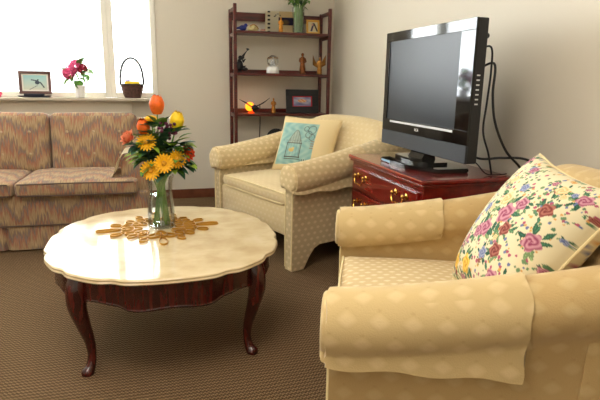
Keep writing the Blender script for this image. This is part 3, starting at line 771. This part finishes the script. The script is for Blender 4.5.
# ------------------------------------------------------------------ television
TX, TY = 1.32, 2.345
tv = thing('television', 'black flat screen television on the mahogany chest', 'television', (TX, TY, CZ))
w, z0, z1 = .42, .062, .670
b = NB(); box(b, 0, .052, -w, w, z0, z1, .006); box(b, .050, .105, -w+.10, w-.10, z0+.03, z1-.10, .02); link('housing', b, m_blackm, tv)
b = NB()   # glossy bezel as a frame of four bars
sy0, sy1, sz0, sz1 = -w+.105, w-.045, .205, .622
for (a0, a1, c0, c1) in ((-w, w, sz1, z1), (-w, w, .142, sz0), (-w, sy0, sz0, sz1), (sy1, w, sz0, sz1)): box(b, -.008, .004, a0, a1, c0, c1, .0015, 1)
link('bezel', b, m_blackg, tv)
b = NB(); box(b, -.002, .003, sy0, sy1, sz0, sz1); link('screen', b, m_screen, tv, smooth=False)
b = NB(); box(b, -.010, .004, -w, w, z0, .141, .004); link('speaker_panel', b, m_speaker, tv)
b = NB(); box(b, -.0095, -.0075, sy0+.01, sy1-.05, sz0-.017, sz0-.006, .0008); link('painted_reflection', b, m_silver, tv)  # pale bar stands in for a reflection in the bezel
fc = bpy.data.curves.new('brand_lettering', 'FONT'); fc.body = 'RCA'; fc.size = .020; fc.extrude = .0006; fc.align_x = 'CENTER'
tmp = bpy.data.objects.new('brand_lettering', fc); C.objects.link(tmp)
bpy.context.view_layer.update(); me = bpy.data.meshes.new_from_object(tmp.evaluated_get(bpy.context.evaluated_depsgraph_get()))
C.objects.unlink(tmp); bpy.data.objects.remove(tmp)
me.transform(Matrix.Translation((-.0087, .02, .163)) @ Matrix.Rotation(-PI/2, 4, 'Z') @ Matrix.Rotation(PI/2, 4, 'X'))
lo = bpy.data.objects.new('brand_lettering', me); C.objects.link(lo); me.materials.clear(); me.materials.append(m_white); lo.parent = tv
for k in range(7):
    b = NB(); box(b, .014, .030, -w-.0015, -w+.001, .315+.020*k, .321+.020*k, .0008); link('side_button', b, m_silver, tv)
b = NB(); sphere(b, (.060, -w+.022, .60), .012, u=10, v=8); link('rear_knob', b, m_blackm, tv)
b = NB(); prism(b, [(-.02, .03), (.06, .03), (.045, .09), (.015, .09)], -.07, .07, 'y'); link('neck', b, m_blackg, tv)
b = NB(); pts = [(-.145, -.13), (-.145, .13), (-.06, .30), (.10, .30), (.12, .20), (.12, -.20), (.10, -.30), (-.06, -.30)]
prism(b, pts, 0.001, .020, 'z'); bmesh.ops.bevel(b, geom=b.edges[:], offset=.004, segments=2, affect='EDGES'); prism(b, [(x*.6, y*.6) for x, y in pts], .020, .032, 'z'); link('stand_base', b, m_blackg, tv)
b = NB(); box(b, -.1463, -.1448, .02, .12, .005, .016); link('sticker', b, mat('pale_blue_sticker', (150, 190, 220), .3), tv, smooth=False)
# cables
def cable(label, pts, r=.0045):
    p0 = Vector(pts[0]); b = NB(); tube(b, [Vector(p)-p0 for p in pts], r, n=8, k=8); o = link('power_cable', b, m_cable, None); o.location = p0; tag(o, label, 'cable', 'black cables behind the television')
cable('black cable hanging straight from the top back of the television', [(1.42, 2.08, 1.22), (1.435, 1.99, 1.24), (1.43, 1.965, 1.14), (1.42, 1.96, 1.0), (1.415, 1.96, .88), (1.45, 1.955, .78), (1.48, 1.96, .686)])
cable('black cable curving out to the back right corner of the chest', [(1.42, 2.08, 1.13), (1.445, 1.97, 1.17), (1.435, 1.945, 1.04), (1.45, 1.93, .92), (1.50, 1.905, .80), (1.57, 1.88, .72), (1.61, 1.87, .62), (1.62, 1.88, .40)], .0055)
cable('black cable arching sideways from the television foot over the chest edge', [(1.40, 2.12, .80), (1.43, 2.0, .755), (1.50, 1.93, .765), (1.58, 1.87, .765), (1.64, 1.82, .72), (1.67, 1.80, .62), (1.68, 1.80, .4)], .0055)
cable('thin black cable lying on the chest behind the television', [(1.40, 2.16, .79), (1.43, 2.02, .735), (1.46, 1.97, .688), (1.52, 1.945, .687), (1.56, 1.96, .686)], .003)

# ------------------------------------------------------------------ bookshelf
SX0, SX1, SY0, SY1 = .735, 1.61, 4.53, 4.805
bs = thing('bookshelf', 'tall narrow open bookshelf of dark red wood in the corner', 'bookshelf', (SX0, SY0, 0))
sw, sd = SX1-SX0, SY1-SY0
for x in (0, sw-.028):
    for y in (0, sd-.028):
        b = NB(); box(b, x, x+.028, y, y+.028, 0, 1.71 if y == 0 else 1.69, .004); link('post', b, m_shelfw, bs)
    for z in (.05, .42, .765, 1.115, 1.45, 1.655):
        b = NB(); box(b, x+.005, x+.023, .028, sd-.028, z, z+.032, .003); link('side_rail', b, m_shelfw, bs)
for z in (.10, .435, .775, 1.125, 1.475):
    b = NB(); box(b, .029, sw-.029, .003, sd-.002, z, z+.021, .003); s_ = link('shelf', b, m_shelfw, bs)
for z in (.10, .435, .775, 1.125):
    b = NB(); box(b, .029, sw-.029, sd-.014, sd-.003, z+.0215, z+.055, .003); link('back_lip', b, m_shelfw, bs)
b = NB(); box(b, .029, sw-.029, sd-.018, sd-.004, 1.60, 1.672, .003); link('back_slat', b, m_shelfw, bs)
ZS = [.797, 1.147, 1.497]      # tops of the three visible shelves
YI = 4.62
# --- top shelf
def figurine(name, label, cat, loc, parts, rz=0):
    o = thing(name, label, cat, loc, rz)
    for (nm, fn, m_) in parts: b = NB(); fn(b); link(nm, b, m_, o, angle=None)
    return o
figurine('bird_figurine', 'small glossy blue bird figurine at the left end of the top shelf', 'figurine', (.83, YI, ZS[2]),
    [('body', lambda b: (sphere(b, (0, 0, .026), .026, (1.3, .8, .9)), sphere(b, (.026, 0, .048), .016), tube(b, [(-.02, 0, .03), (-.05, 0, .022), (-.06, 0, .03)], [.012, .008, .003])), m_blue), ('beak', lambda b: tube(b, [(.038, 0, .048), (.05, 0, .046)], [.004, .001]), m_gold)])
figurine('seashell_ornament', 'cream coloured rounded ornament beside the blue bird on the top shelf', 'ornament', (.915, YI, ZS[2]),
    [('body', lambda b: [sphere(b, (.022*math.cos(k), -.003*k, .026 + .010*math.sin(k*1.3)), .026-.002*k, (1.2, .7, 1)) for k in range(6)], m_creamg), ('rim', lambda b: tube(b, [(-.03, -.02, .04), (0, -.026, .055), (.03, -.02, .045), (.05, -.015, .02)], .004), m_goldb)])
figurine('shell_ornament', 'tiny pinkish ornament left of the greeting card', 'ornament', (1.0, YI, ZS[2]),
    [('body', lambda b: (sphere(b, (0, 0, .012), .012, (1.5, 1, 1)), sphere(b, (.02, 0, .016), .010)), mat('pink_glaze', (196, 140, 120), .4))])
# greeting card, two leaves, printed marks
gc = thing('greeting_card', 'tall cream greeting card with black marks and a dark picture, behind the gold figurine', 'card', (1.20, YI+.06, ZS[2]))
b = NB(); t = math.radians(8)
m_card = painted('printed_card', .6)
grid(b, lambda u, v_: Vector((-.15+.165*u*1.7, .02*math.cos(u*2)-.0, .002+.185*v_)), 60, 60)
res = 60
def cardp(i):
    u = i//(res+1)/res; v_ = (i % (res+1))/res; c = sr(232, 222, 192)
    if .42 < u: c = sr(224, 200, 150)
    if .05 < u < .14 and math.sin(v_*34) > .25: c = sr(30, 28, 28)
    if .24 < u < .48 and .74 < v_ < .9 and math.sin(u*60)*math.sin(v_*55+1) > -.1 and abs(v_-.82-.1*math.sin(u*20)) < .05: c = sr(40, 34, 30)
    if .40 < u < .96 and .38 < v_ < .72: c = lerp(sr(34, 32, 62), sr(120, 96, 60), max(0, 1-((u-.62)**2+(v_-.5)**2)*40))
    return c
bmesh.ops.solidify(b, geom=b.faces[:], thickness=.001)
co = link('card_front', b, m_card, gc, smooth=True)
at = co.data.color_attributes.new('pattern', 'FLOAT_COLOR', 'POINT')
for i, v_ in enumerate(co.data.vertices):
    u = (v_.co.x+.15)/(.165*1.7); q = (v_.co.z-.002)/.185
    at.data[i].color = cardp(int(round(max(0, min(1, u))*res))*(res+1) + int(round(max(0, min(1, q))*res)))
b = NB(); box(b, -.15, .12, .030, .032, .0, .185); 
for v_ in b.verts: v_.co.y += (.19-v_.co.z)*.12
link('card_back', b, mat('card_stock', (226, 214, 182), .7), gc, smooth=False)
def statue(b, h, robe=True, lean=0, wings=False):
    """standing robed figure of height h with head and folded arms"""
    prof = [(.30*h*.55, 0), (.30*h*.55, .03*h), (.13*h, .06*h), (.15*h, .25*h), (.12*h, .45*h), (.105*h, .58*h), (.125*h, .70*h), (.10*h, .79*h), (.04*h, .83*h), (.035*h, .85*h)]
    lathe(b, prof, 16)
    sphere(b, (0, 0, .915*h), .07*h, (1, 1, 1.2), 12, 8)
    for s_ in (-1, 1):
        tube(b, [(s_*.11*h, 0, .75*h), (s_*.16*h, -.03*h, .60*h), (s_*.06*h, -.13*h, .55*h)], [.045*h, .038*h, .028*h], n=8)
        if wings:
            t = NB(); grid(t, lambda u, v_: Vector((s_*(.04 + .42*v_)*h, .08*h + .05*h*math.sin(v_*3), (.55 + .45*v_*u + .25*v_ - .35*(1-u)*v_)*h)), 6, 8); bmesh.ops.solidify(t, geom=t.faces[:], thickness=.02*h); merge(b, t)
    for k in range(8): a = k*PI/4; tube(b, [(.15*h*math.cos(a), .15*h*math.sin(a), .06*h), (.12*h*math.cos(a+.2), .12*h*math.sin(a+.2), .45*h)], [.018*h, .008*h], n=5)
figurine('gold_figurine', 'amber gold standing figurine in front of the greeting card', 'figurine', (1.16, YI-.03, ZS[2]), [('body', lambda b: statue(b, .125), mat('amber_gold', (200, 134, 36), .35, metal=.4, var=.3, vscale=50))])
sv = thing('glass_vase', 'clear cylindrical glass vase of green stems on the top shelf', 'vase', (1.33, YI+.01, ZS[2]))
b = NB(); lathe(b, [(.050, 0), (.052, .004), (.052, .12), (.060, .22), (.0565, .22), (.0485, .12), (.0485, .010)], 28); link('glass_body', b, m_glass, sv)
b = NB(); lathe(b, [(.047, .011), (.047, .10)], 24); link('water', b, m_water, sv)
rs = random.Random(21)
for k in range(14):
    a = k*2*PI/14; f = Vector((1.33+.030*math.cos(a), YI+.01+.030*math.sin(a), ZS[2]+.013)); o = thing('green_stem', 'leafy green stem standing in the vase on the top shelf', 'foliage', tuple(f), 0, 'green stems in the shelf vase')
    tp = Vector((.02*math.cos(a), .02*math.sin(a), .22)); e = tp + Vector((.07*math.cos(a), .05*math.sin(a), .10))
    e.y = min(e.y, .10)
    b = NB(); tube(b, [(0, 0, 0), tp*.5, tp - Vector((.01*math.cos(a), .01*math.sin(a), 0)), e], .0055, n=6, k=4); link('stem', b, m_leaf if k % 2 else m_stem, o)
    for j in range(5):
        b = NB(); p = tp.lerp(e, j/4) ; dd = Vector((rs.uniform(-1, 1), rs.uniform(-1, .3), rs.uniform(-.3, .8))); leaf(b, p, dd, .06, .028); link('leaf', b, m_leaf if rs.random() < .6 else m_leafd, o, angle=None)
def photo_frame(name, label, loc, rz, w, h, bw, fm, pic, tilt=8, depth=.012, prop=True, matte=None):
    o = thing(name, label, 'picture frame', loc, rz); M_ = Matrix.Rotation(math.radians(-tilt), 4, 'X')
    def L2(nm, b, m_, **k): bmesh.ops.transform(b, matrix=M_, verts=b.verts); return link(nm, b, m_, o, **k)
    b = NB()
    for (a0, a1, c0, c1) in ((-w/2, w/2, 0, bw), (-w/2, w/2, h-bw, h), (-w/2, -w/2+bw, bw, h-bw), (w/2-bw, w/2, bw, h-bw)): box(b, a0, a1, 0, depth, c0, c1, .002, 1)
    L2('frame_border', b, fm)
    b = NB(); box(b, -w/2+bw*.8, w/2-bw*.8, depth*.75, depth, bw*.8, h-bw*.8); L2('backing', b, m_blackm, smooth=False)
    b = NB(); R2 = 56; g = grid(b, lambda u, v_: Vector((-w/2+bw + (w-2*bw)*u, depth*.6, bw + (h-2*bw)*v_)), R2, R2); bmesh.ops.transform(b, matrix=M_, verts=b.verts)
    pm = painted(name+'_picture', .35); po_ = link('picture', b, pm, o, angle=None); paint(po_, [pic(i//(R2+1)/R2, (i % (R2+1))/R2) for i in range((R2+1)**2)])
    if prop:
        b = NB(); st = Vector((0, depth, h*.7)); 
        p1 = M_ @ st; prism(b, [(p1.y, p1.z), (p1.y+.003, p1.z), (p1.y+h*.32, .001), (p1.y+h*.32-.004, .001)], -.02, .02, 'x'); link('easel_leg', b, m_blackm, o)
    return o
def pic_small(u, v_):
    c = sr(206, 196, 160)
    if abs((u-.35)-(v_-.2)*.35) < .10 and .1 < v_ < .9: c = sr(70, 60, 90)
    if abs((u-.65)+(v_-.8)*.45) < .09 and .08 < v_ < .85: c = sr(60, 54, 56)
    if (u-.45)**2+(v_-.75)**2 < .012: c = sr(190, 150, 130)
    return c
photo_frame('picture_frame', 'small gold picture frame at the right end of the top shelf', (1.468, YI, ZS[2]), 0, .125, .125, .018, m_gold, pic_small)
# --- second shelf
figurine('dragon_figurine', 'black spiky figurine holding up a staff, left end of the middle shelf', 'figurine', (.80, YI, ZS[1]),
    [('body', lambda b: (lathe(b, [(.03, 0), (.032, .006), (.022, .012)], 14), sphere(b, (0, 0, .06), .034, (.9, .8, 1.4)), sphere(b, (.005, -.01, .125), .021), [tube(b, [(.028*math.cos(a), 0, .05+.022*k), (.058*math.cos(a), .005, .06+.03*k)], [.012, .002]) for k, a in enumerate((0, PI, .3, 2.9, .2))], sphere(b, (.045, -.01, .03), .022, (1.2, 1, .8)), tube(b, [(-.02, -.02, .10), (.01, -.03, .12), (.03, -.02, .13)], .010)), m_blackm),
     ('staff', lambda b: (tube(b, [(.015, -.03, .10), (.04, -.03, .155), (.062, -.03, .19)], .0035), lathe(b, [(.002, 0), (.010, .008), (.016, .016), (.004, .022)], 8, (.062, -.03, .186), ax=(.3, 0, 1))), m_blackm)])
figurine('snow_globe', 'snow globe on a white base in the centre of the middle shelf', 'snow globe', (1.096, YI, ZS[1]),
    [('base', lambda b: lathe(b, [(.055, 0), (.057, .004), (.055, .03), (.052, .052), (.044, .060), (.02, .0605)], 28), m_white),
     ('glass_dome', lambda b: sphere(b, (0, 0, .106), .052, u=24, v=16), m_glass),
     ('scene', lambda b: (lathe(b, [(.034, .064), (.030, .074), (.012, .082)], 16), lathe(b, [(.012, .08), (.010, .105), (.003, .13)], 10, (.008, 0, 0)), sphere(b, (-.014, -.006, .092), .012), sphere(b, (-.014, -.006, .110), .008)), mat('frosted_figure', (206, 206, 210), .5)),
     ('snow_cap', lambda b: [tube(b, [(.04*math.cos(a), .04*math.sin(a), .140), (.05*math.cos(a+.4), .05*math.sin(a+.4), .128)], .003, n=5) for a in (0, .8, 1.6, 2.4, 3.2, 4, 4.8, 5.6)], m_goldb)])
figurine('saint_statuette', 'dark bronze standing statuette right of the snow globe', 'figurine', (1.372, YI, ZS[1]), [('body', lambda b: statue(b, .185), mat('dark_bronze', (128, 74, 34), .3, metal=.6, var=.45, vscale=40))])
figurine('angel_statuette', 'pale gold winged angel statuette at the right end of the middle shelf', 'figurine', (1.520, YI-.045, ZS[1]), [('body', lambda b: statue(b, .15), m_goldb),
     ('wing', lambda b: [merge(b, (lambda t: (grid(t, lambda u, v_: Vector((s_*(.012+.05*v_), .012+.01*math.sin(v_*3), .06+.05*v_+(.035*v_+.01)*(u-.3)*2)), 5, 8), bmesh.ops.solidify(t, geom=t.faces[:], thickness=.003), t)[2])(NB())) for s_ in (-1, 1)], m_goldb)])
# --- third shelf
bl = thing('tealight_lamp', 'glowing orange lamp shaped like a winged insect on the lower shelf', 'lamp', (.900, YI, ZS[0]))
b = NB(); sphere(b, (-.012, .010, .058), .040, (1, .8, 1), 18, 12)
m_glow = mat('glowing_amber_glass', (255, 150, 30), .3, emit=((255, 130, 20), 3.2)); link('glass_shade', b, m_glow, bl)
b = NB(); lathe(b, [(.030, 0), (.032, .004), (.022, .010), (.014, .018)], 16); link('lamp_base', b, mat('red_glowing_base', (220, 60, 20), .3, emit=((230, 60, 14), 1.2)), bl)
b = NB(); sphere(b, (.022, -.042, .050), .028, (1.1, .8, .9)); sphere(b, (.048, -.048, .046), .014); link('insect_body', b, m_blackm, bl)
for s_, tp in ((-1, (-.112, -.03, .122)), (1, (.165, -.03, .138))):
    b = NB(); tube(b, [(.01 + s_*.014, -.042, .058), ((tp[0]+.01)*.55, -.05, .092), tp], [.005, .0065, .0015], n=6); link('wing', b, m_blackm, bl)
figurine('gold_figurine', 'small gold figurine between the orange lamp and the black picture frame', 'figurine', (1.105, YI, ZS[0]), [('body', lambda b: statue(b, .135), m_goldb)])
def pic_color(u, v_):
    if u < .07 or u > .93 or v_ > .9 or v_ < .07: return sr(190, 30, 40)
    a = math.sin(u*9+v_*5)*math.cos(v_*11); c = lerp(sr(180, 180, 196), sr(110, 120, 160), .5+.5*a)
    if (u-.5)**2*2 + (v_-.55)**2*4 < .10: c = lerp(sr(220, 120, 60), sr(226, 196, 160), .5+.5*math.sin(u*31+v_*23))
    if v_ < .3: c = lerp(c, sr(90, 70, 130), .5)
    return c
photo_frame('picture_frame', 'wide black picture frame with a small red bordered photo on the lower shelf', (1.385, YI+.01, ZS[0]), 0, .31, .215, .060, m_blackm, pic_color)
b = NB(); lathe(b, [(.02, 0), (.095, .004), (.098, .012), (.085, .016), (.03, .010), (.001, .009)], 28, ax=(0, -1, .12)); pk = link('round_plate', b, m_blackm, None); pk.location = (1.145, 4.68, .456+.099)
tag(pk, 'round black plate standing on the shelf behind the far armchair', 'plate')
b = NB(); tube(b, [(0, 0, 0), (.002, 0, -.16), (-.004, 0, -.34), (0, 0, -.70)], .004, k=5); lc = link('lamp_cord', b, m_cable, None); lc.location = (1.02, 4.815, .86)
tag(lc, 'thin dark cord hanging down the wall behind the bookshelf', 'cord')

# ------------------------------------------------------------------ window sill
ZW, YW = .919, 4.75
def pic_bird(u, v_):
    if u < .06 or u > .94 or v_ < .08 or v_ > .92: return sr(232, 230, 220)
    c = lerp(sr(214, 214, 196), sr(150, 206, 210), v_)
    x, y = u-.58, v_-.50
    if (x*x)/.008 + (y*y)/.012 < 1: c = sr(72, 84, 96)
    if abs(y-.10+.25*x) < .035 and -.24 < x < .05: c = sr(80, 92, 104)
    if abs(x-.12+.45*y) < .028 and -.30 < y < .05: c = sr(66, 74, 84)
    if abs(y+.25-.8*(x+.1)) < .02 and -.32 < x < 0: c = sr(130, 140, 140)
    if (x-.03)**2 + (y-.16)**2 < .0012: c = sr(40, 44, 50)
    return c
pf = photo_frame('picture_frame', 'brown picture frame with a flying bird picture standing on the window sill', (-.862, YW-.01, ZW+.028), 0, .242, .182, .022, mat('brown_frame', (104, 72, 66), .4), pic_bird, tilt=4, prop=False)
b = NB(); lathe(b, [(.04, .0), (.118, .004), (.128, .014), (.10, .012)], 28)
for v_ in b.verts: v_.co.y *= .38
box(b, -.075, .075, -.022, .022, .010, .030, .004)
bmesh.ops.translate(b, verts=b.verts, vec=(-.012, .005, -.028)); link('stand', b, mat('navy_black_stand', (20, 26, 46), .35), pf)
# white pot with pink flowers
fp = thing('flower_pot', 'white ceramic pot of pink flowers and round green leaves on the window sill', 'potted plant', (-.525, YW, ZW))
b = NB(); lathe(b, [(.030, 0), (.034, .004), (.044, .05), (.046, .085), (.050, .10), (.046, .10), (.041, .085), (.03, .04)], 24); link('pot', b, m_white, fp)
b = NB(); tube(b, [(0, 0, .06), (.0, 0, .13), (-.02, -.01, .20)], .006); tube(b, [(.005, 0, .06), (.012, 0, .14), (.02, -.01, .24)], .004); link('stem', b, m_stem, fp)
rh = random.Random(2)
for (cx, cz, r) in ((-.075, .20, .058), (-.02, .262, .048), (-.05, .235, .054), (.03, .235, .042)):
    b = NB()
    for k in range(26):
        d = Vector((rh.gauss(0, 1), rh.gauss(0, 1)-.4, rh.gauss(0, 1))).normalized(); c = Vector((cx, -.01, cz)) + d*r*.75
        for j in range(4): petal(b, c, aim(d) @ Matrix.Rotation(j*PI/2, 4, 'Z'), .022, .022, .3)
    tag(link('bloom', b, m_pink if r > .045 else mat('crimson_petal', (170, 30, 60), .6), fp, angle=None), None)
for (cx, cz, l, dx, dz) in ((-.06, .15, .06, -.5, -.3), (.03, .20, .07, .8, .1), (.02, .26, .06, .3, .9), (.05, .23, .06, .9, -.3), (-.02, .14, .06, .2, -.5), (-.09, .22, .05, -.9, .3), (.0, .16, .05, .8, -.4), (-.04, .19, .05, -.3, -.8), (.01, .21, .05, .5, -.6), (.045, .19, .05, .5, -.8)):
    b = NB(); leaf(b, (cx, -.02, cz), (dx, -.25, dz), l*1.35, l*1.5, .5); link('leaf', b, m_leaf, fp, angle=None)
# basket
bk = thing('wicker_basket', 'small dark wicker basket with a tall hoop handle on the window sill', 'basket', (-.108, YW, ZW))
b = NB(); rings = []; N2 = 56
for j in range(15):
    t = j/14; z = .001 + .112*t; r = .062 + .033*t**.8
    rings.append([((r + .0035*math.cos(i*PI/2*1.0 + j*PI))*math.cos(2*PI*i/N2), (r*.62 + .0035*math.cos(i*PI/2 + j*PI))*math.sin(2*PI*i/N2), z) for i in range(N2)])
for j in range(13, 2, -1):
    t = j/14; z = .004 + .112*t; r = .056 + .033*t**.8
    rings.append([(r*math.cos(2*PI*i/N2), r*.60*math.sin(2*PI*i/N2), z) for i in range(N2)])
loft(b, rings); link('woven_body', b, m_wick, bk)
b = NB(); tube(b, [(.096*math.cos(a), .060*math.sin(a), .114) for a in [k*2*PI/16 for k in range(17)]], .006, n=6, k=2, closed=True); link('rim', b, m_wickd, bk)
b = NB()
for ph in (0, PI):
    tube(b, [(-.094*math.cos(PI*k/28) + .003*math.cos(k*1.6+ph), .004*math.sin(k*1.6+ph), .11 + .222*math.sin(PI*k/28)**.75) for k in range(29)], .0078, n=6, k=2)
link('handle', b, m_wickd, bk)
b = NB(); softbox(b, -.065, .06, -.032, .03, .06, .138, .01, .004, n=6); ye = link('yellow_box', b, mat('yellow_paper', (244, 206, 30), .6), None); ye.location = (-.105, YW, ZW)
tag(ye, 'small yellow box sitting inside the wicker basket', 'box')
b = NB()
for k in range(12): petal(b, (0, 0, 0), aim((-.1, -.4, 1)) @ Matrix.Rotation(k*2.4, 4, 'Z'), .030, .018, .5+.05*k)
lv = link('lavender_flower', b, mat('lavender_petal', (168, 152, 214), .6), None, angle=None); lv.location = (-.140, YW-.005, ZW+.140)
tag(lv, 'pale lavender artificial flower resting on the yellow box in the basket', 'flower')
b = NB(); rr_ = random.Random(8)
for k in range(16):
    d = Vector((rr_.gauss(0, 1), rr_.gauss(0, 1), abs(rr_.gauss(0, 1)))).normalized(); petal(b, Vector((0, 0, .018)) + d*.006, aim(d), .026, .024, .7)
sphere(b, (0, 0, .016), .015)
rd = link('pink_bow', b, mat('deep_pink_fabric', (214, 60, 100), .6), None, angle=None); rd.location = (-1.135, YW, ZW+.001)
tag(rd, 'deep pink rosette lying on the window sill at the left edge of the picture', 'ornament')
b = NB(); tube(b, [(0, 0, 0), (.02, 0, -.03), (.055, 0, -.055), (.085, 0, -.065)], .0016, n=6); wc = link('blind_cord', b, mat('grey_cord', (150, 138, 120), .6), None); wc.location = (.0, D-.133, .900)
tag(wc, 'thin grey cord trailing off the right end of the window sill', 'cord')
